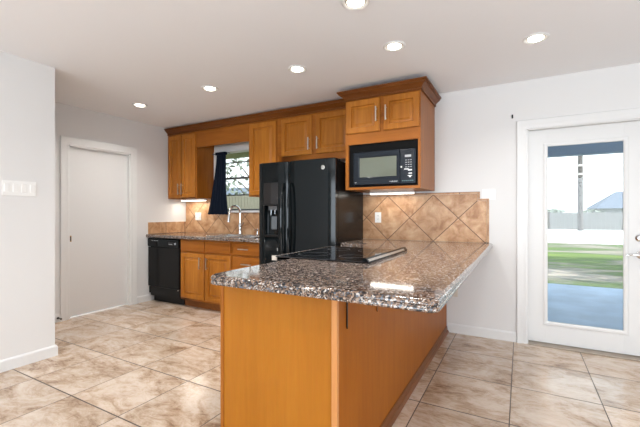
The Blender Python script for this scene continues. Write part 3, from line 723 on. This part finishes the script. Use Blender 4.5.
# dispenser recess cut with a boolean
ldo = ld.build('freezer_door', M['black_gloss'], fr_)
cx0, cx1, cz0, cz1 = -2.402, -2.222, .962, 1.285
cut = MB().box(cx0, cx1, 3.05, 3.155, cz0, cz1, .006).build('cutter', M['black_matte'], fr_)
md_ = ldo.modifiers.new('cut', 'BOOLEAN'); md_.object = cut; md_.solver = 'EXACT'
dg = bpy.context.evaluated_depsgraph_get(); me = bpy.data.meshes.new_from_object(ldo.evaluated_get(dg)); ldo.modifiers.clear(); ldo.data = me
bpy.data.objects.remove(cut)
rdo = fdoor(SPL+.004, FX1).build('fridge_door', M['black_gloss'], fr_)
MB().box(cx0, cx1, 3.1045, 3.112, 1.305, 1.520, .002).box(cx0-.006, cx1+.006, 3.094, 3.1045, 1.296, 1.528, .004).build('dispenser_panel', M['black_glass'], ldo)
b = MB(); b.box(cx0-.010, cx0, 3.094, 3.115, cz0-.010, cz1+.006, .003).box(cx1, cx1+.010, 3.094, 3.115, cz0-.010, cz1+.006, .003).box(cx0-.010, cx1+.010, 3.094, 3.115, cz0-.012, cz0, .003).box(cx0-.010, cx1+.010, 3.094, 3.115, cz1, cz1+.012, .003)
b.build('dispenser_frame', M['black_matte'], ldo)
b = MB(); b.box(-2.37, -2.255, 3.128, 3.152, 1.235, 1.282, .004).tube([(-2.335, 3.135, 1.24), (-2.335, 3.13, 1.18)], [.016, .011], 12).tube([(-2.285, 3.135, 1.24), (-2.285, 3.13, 1.19)], [.014, .010], 12); b.build('spouts', flat('smoked_chrome', (.16, .17, .18), .2, .8), ldo)
MB().box(-2.335, -2.265, 3.132, 3.145, 1.03, 1.17, .012).build('dispenser_paddle', flat('grey_plastic', (.10, .115, .13), .35), ldo)
MB().box(cx0+.006, cx1-.006, 3.095, 3.150, cz0+.001, cz0+.010, .002).build('drip_tray', M['black_matte'], ldo)
def fhandle(x, parent):
    pts = []
    for k in range(17):
        u = k/16; z = .74+.77*u; pts.append((x, FYD-.014-.046*math.sin(PI*u)**.6, z))
    pts = [(x, FYD+.004, .735)] + pts + [(x, FYD+.004, 1.515)]
    b = MB(); rings = []
    for i, p in enumerate(pts):
        rings.append([(p[0]-.013, p[1]+.008, p[2]), (p[0]-.010, p[1]-.006, p[2]), (p[0], p[1]-.010, p[2]), (p[0]+.010, p[1]-.006, p[2]), (p[0]+.013, p[1]+.008, p[2])])
    b.loft(rings); b.build('handle', M['black_gloss'], parent)
fhandle(SPL-.042, ldo); fhandle(SPL+.042, rdo)
bd = MB().lathe([(.021, 0), (.021, -.003), (.018, -.0045)], (-1.690, 3.1045, 1.652), 'y', 28).build('badge', M['nickel'], rdo)
text('GE', .017, (-1.690, 3.0995, 1.652), RX, M['slot'], bd)
MB().lathe([(.0165, 0), (.0165, -.0012), (.0150, -.0012), (.0150, 0)], (-1.690, 3.1002, 1.652), 'y', 28, False, False).build('badge_ring', M['slot'], bd)
MB().box(FX1-.0045, FX1+.0010, 3.122, 3.131, .12, 1.73, .001).build('door_edge_highlight', flat('grey_edge_highlight', (.06, .065, .07), .25, .6), rdo)  # thin grey strip imitating the highlight along the door edge

# ------------------------------------------------------------------ peninsula
PX0, PX1, PY = -1.300, -.660, 1.335
RY0, RY1 = 1.935, 2.710
pn = thing('peninsula_base', (-.98, 2.5, 0), 'honey maple peninsula cabinet carrying the long granite counter', 'kitchen peninsula')
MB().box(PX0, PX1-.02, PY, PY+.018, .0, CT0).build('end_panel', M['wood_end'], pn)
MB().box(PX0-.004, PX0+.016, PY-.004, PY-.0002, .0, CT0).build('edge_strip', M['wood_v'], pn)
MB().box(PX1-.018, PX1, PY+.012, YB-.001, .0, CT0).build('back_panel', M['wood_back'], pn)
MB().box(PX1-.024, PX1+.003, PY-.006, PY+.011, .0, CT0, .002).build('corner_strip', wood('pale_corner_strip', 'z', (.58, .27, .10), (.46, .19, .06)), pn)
b = MB(); b.box(PX0, PX1-.019, PY+.019, RY0-.006, .10, CT0).box(PX0+.07, PX1-.019, PY+.019, RY0-.006, 0, .10); b.build('end_cabinet_box', M['wood_v'], pn)
b = MB(); b.box(PX0, PX1-.019, RY1+.006, YB-.001, .10, CT0).box(PX0+.07, PX1-.019, RY1+.006, YB-.001, 0, .10); b.build('corner_cabinet_box', M['wood_v'], pn)
BT = [(0, 0), (.026, 0), (.026, .006), (.020, .018), (.011, .026), (.009, .060), (.004, .068), (0, .068)]
b = MB(); sweep_profile(b, [(PX1, PY+.0), (PX1, YB-.016)], [(o, h*.9) for o, h in BT]); b.build('base_trim', M['wood_trimdark'], pn)
def bracket(y, zt, mat, label, wd=.010, arm=.20, hook=False):
    t = thing('counter_bracket', (PX1, y, zt-.1), label, 'bracket', None)
    b = MB(); b.box(PX1+.0005, PX1+.006, y-wd/2, y+wd/2, zt, CT0-.001, .001); b.prism([(y-wd/2, zt), (y+wd/2, zt), (y, zt-.014)], 'x', PX1+.0005, PX1+.006); b.build('upright', mat, t)
    MB().box(PX1+.001, PX1+arm, y-wd/2, y+wd/2, CT0-.0075, CT0-.001, .001).build('arm', mat, t)
bracket(1.425, .715, M['darkmetal'], 'thin dark steel bracket near the front corner of the peninsula')
bracket(1.800, .700, M['wood_trimdark'], 'short brown bracket under the peninsula overhang, behind the dark steel one', .018, .12)
# granite top: outline counter-clockwise, notch for the range
CX0, CX1, CY0 = -1.286, -.235, 1.213
poly = [(CX0, CY0), (CX1, CY0), (CX1, YB-.001), (-1.554, YB-.001), (-1.554, 3.215), (CX0, 3.215), (CX0, RY1+.002), (-.792, RY1+.002), (-.792, RY0-.002), (CX0, RY0-.002)]
counter('granite_countertop', poly, [.06, .035, 0, 0, 0, 0, .006, 0, 0, .006], .870, CT1, M['granite'], 'long speckled brown granite peninsula counter around the black cooktop')

# range
rg_ = thing('electric_range', (-1.1, 2.32, 0), 'black glass-top electric range slid into the peninsula', 'range')
MB().box(-1.390, -.800, RY0+.002, RY1-.002, .04, .900, .003).build('body', M['black_side'], rg_)
MB().box(-1.34, -.82, RY0+.02, RY1-.02, 0, .045).build('base', M['black_matte'], rg_)
ct = MB().box(-1.400, -.770, RY0-.012, RY1+.012, CT1+.001, CT1+.009, .003).build('cooktop', M['black_glass'], rg_)
for (x, y, r) in ((-1.23, 2.14, .11), (-1.23, 2.52, .085), (-.95, 2.14, .085), (-.95, 2.52, .11)):
    MB().lathe([(r, 0), (r, .0004), (r-.003, .0004), (r-.003, 0)], (x, y, CT1+.009), 'z', 48, False, False).build('burner_ring', flat('burner_print', (.05, .05, .052), .3), ct)
b = MB(); b.prism([(-.792, CT1+.009), (-.792, CT1+.026), (-.784, CT1+.032), (-.770, CT1+.032), (-.754, CT1+.012), (-.754, CT1+.001)], 'y', RY0-.014, RY1+.014)
b.build('rear_trim', M['black_gloss'], rg_)
MB().prism([(-.7625, CT1+.0235), (-.7535, CT1+.0125), (-.7515, CT1+.0125), (-.7605, CT1+.0245)], 'y', RY0+.0, RY1-.06).build('trim_reflection', M['nickel'], rg_)  # nickel strip imitating the bright reflection on the black rear trim
b = MB(); b.prism([(-1.430, .893), (-1.391, .893), (-1.391, CT1+.010), (-1.405, CT1+.011), (-1.426, CT1+.004), (-1.432, .903)], 'y', RY0-.004, RY1+.004)
b.build('front_fascia', M['steel'], rg_)
MB().box(-1.431, -1.393, RY0-.010, RY0-.0045, .893, .924, .001).build('end_cap', M['almond'], rg_)
MB().box(-1.430, -1.391, RY0+.002, RY1-.002, .80, .8925, .003).build('control_panel', M['black_gloss'], rg_)
for y in (2.08, 2.20, 2.44, 2.56): MB().lathe([(.020, 0), (.018, -.022), (.016, -.024)], (-1.430, y, .845), 'x', 18).build('knob', M['black_matte'], rg_)
MB().box(-1.425, -1.391, RY0+.004, RY1-.004, .16, .785, .004).build('oven_door', M['black_glass'], rg_)
MB().tube([(-1.46, RY0+.06, .74), (-1.46, RY1-.06, .74)], .011, 12).tube([(-1.46, RY0+.1, .74), (-1.424, RY0+.1, .74)], .008, 8).tube([(-1.46, RY1-.1, .74), (-1.424, RY1-.1, .74)], .008, 8).build('oven_handle', M['steel'], rg_)

# ------------------------------------------------------------------ plates, outlets, hook
def plate_y(name, x0, x1, z0, z1, y, mat, label, cat, kind, n=1):
    t = thing(name, ((x0+x1)/2, y, z0), label, cat)
    MB().box(x0, x1, y-.006, y-.0002, z0, z1, .0025).build('cover_plate', mat, t)
    for k in range(n):
        cx = x0+(x1-x0)*(k+.5)/n; cz = (z0+z1)/2
        if kind == 'outlet':
            f = MB().box(cx-.017, cx+.017, y-.009, y-.005, cz-.034, cz+.034, .002).build('receptacle', mat, t)
            for s in (-1, 1):
                MB().box(cx-.008, cx-.005, y-.0095, y-.0085, cz+s*.018-.005, cz+s*.018+.005).box(cx+.005, cx+.008, y-.0095, y-.0085, cz+s*.018-.005, cz+s*.018+.005).build('slot', M['slot'], f)
        else:
            MB().box(cx-.016, cx+.016, y-.010, y-.005, cz-.032, cz+.032, .003).build('rocker', mat, t)
plate_y('power_outlet', -1.424, -1.352, 1.098, 1.214, YB-.009, M['plastic'], 'white outlet on the diagonal tile under the microwave cabinet', 'outlet', 'outlet')
plate_y('power_outlet', -4.262, -4.145, 1.100, 1.214, YB-.010, M['plastic'], 'white double outlet on the tile behind the counter left of the faucet', 'outlet', 'outlet', 2)
plate_y('power_outlet', -.622, -.552, .362, .476, YB, M['almond'], 'beige outlet low on the wall beneath the peninsula counter end', 'outlet', 'outlet')
plate_y('light_switch', -.328, -.212, 1.346-.014, 1.440-.004, YB-.0, M['plastic'], 'white two-gang light switch at the right end of the tile backsplash', 'light switch', 'switch', 2)
t = thing('light_switch', (XK, 1.333, 1.338), 'wide white four-gang light switch on the wall at the far left', 'light switch')
MB().box(XK+.0002, XK+.006, 1.225, 1.448, 1.338, 1.456, .0025).build('cover_plate', M['plastic'], t)
for k in range(4):
    cy = 1.225+.223*(k+.5)/4; MB().box(XK+.005, XK+.011, cy-.016, cy+.016, 1.365, 1.430, .003).build('rocker', M['plastic'], t)
tag(MB().tube([(-.068, YB, 2.115), (-.068, YB-.018, 2.113), (-.068, YB-.026, 2.103), (-.068, YB-.020, 2.092)], [.006, .005, .005, .005], 10).box(-.074, -.062, YB-.004, YB, 2.092, 2.128, .001).build('wall_hook', M['rubber']),
    'tiny black hook on the wall beside the top corner of the patio door', 'hook')

# ------------------------------------------------------------------ curtain
b = MB(); NU, NZ = 60, 26; rows = []; th = .004
for side in (0, 1):
    for j in range(NZ+1):
        v = j/NZ; z = 2.052-.862*v; e = v**1.25
        xa = -3.765-.165*e; xb = -3.590+.020*e; row = []
        for i in range(NU+1):
            u = i/NU; amp = (.008+.016*v)*(1-.3*math.sin(3*v)); y = 3.765+amp*math.sin(u*2*PI*5.5+.6*math.sin(4*v))+.004*math.sin(17*u+3*v)
            row.append((xa+(xb-xa)*u+.004*math.sin(9*v+6*u), y+side*th, z-.006*math.sin(u*PI*11)*v))
        rows.append(row)
F = rows[:NZ+1]; Bk = rows[NZ+1:]
loops = [F[j] + list(reversed(Bk[j])) for j in range(NZ+1)]
cu = thing('window_curtain', (-3.7, 3.77, 1.19), 'narrow navy curtain hanging at the left side of the kitchen window', 'curtain')
b.loft(loops).build('cloth', M['curtain'], cu)
MB().box(-3.772, -3.585, 3.745, 3.790, 2.020, 2.060, .006).build('heading', M['curtain'], cu)
MB().tube([(-3.882, 3.80, 2.048), (-3.56, 3.80, 2.048)], .006, 10).tube([(-3.572, 3.80, 2.048), (-3.572, YB-.012, 2.048)], .005, 8).build('rod', M['alu'], cu)

# ------------------------------------------------------------------ recessed ceiling lights
def downlight(x, y, label):
    t = thing('recessed_light', (x, y, ZC), label, 'ceiling light', 'recessed ceiling lights')
    z = ZC
    MB().lathe([(.082, -.0005), (.082, -.004), (.074, -.009), (.064, -.006), (.060, -.0008)], (x, y, z), 'z', 40, False, False).build('trim_ring', M['trim'], t)
    MB().lathe([(.060, -.0010), (.052, -.0030), (.050, -.0015)], (x, y, z), 'z', 40, False, False).build('reflector', M['baffle'], t)
    MB().lathe([(.0515, -.0006), (.050, -.006), (.040, -.011), (.022, -.014), (.006, -.015)], (x, y, z), 'z', 40).build('lens', M['lamp'], t)
    return t
d0 = downlight(-.838, 1.937, 'recessed light cut by the top edge of the photo, nearest the camera')
LP = [(-.812, 2.587, 'recessed light in front of the microwave cabinet'), (.092, 2.951, 'recessed light at the far right, before the patio door'),
      (-1.662, 2.596, 'recessed light in front of the refrigerator'), (-2.668, 2.582, 'recessed light in front of the kitchen window, second from the left'),
      (-3.775, 2.594, 'leftmost recessed light, near the pocket door')]
for x, y, lb in LP:
    o = copy_tree(d0); o.location = (x, y, ZC); o['label'] = lb
POW = 7.5
for x, y, p in ((-.838, 1.937, 7), (-.812, 2.587, 7.5), (.092, 2.951, 5.5), (-1.662, 2.596, 8), (-2.668, 2.582, 9), (-3.775, 2.594, 11)):
    light('downlight_glow', 'AREA', (x, y, ZC-.020), (0, 0, 0), p, (1, .97, .94), shape='DISK', size=.10, spread=math.radians(135))
# unseen downlights behind the camera, added as fill light
for x, y in ((-1.8, .2), (.6, .2), (-1.8, -1.8), (.6, -1.8)):
    o = copy_tree(d0); o.location = (x, y, ZC); o['label'] = 'added unseen recessed light behind the camera, for fill'
    light('downlight_glow', 'AREA', (x, y, ZC-.020), (0, 0, 0), POW, (1, .96, .91), shape='DISK', size=.10)

for o in S.objects:
    if '_o' in o: del o['_o']
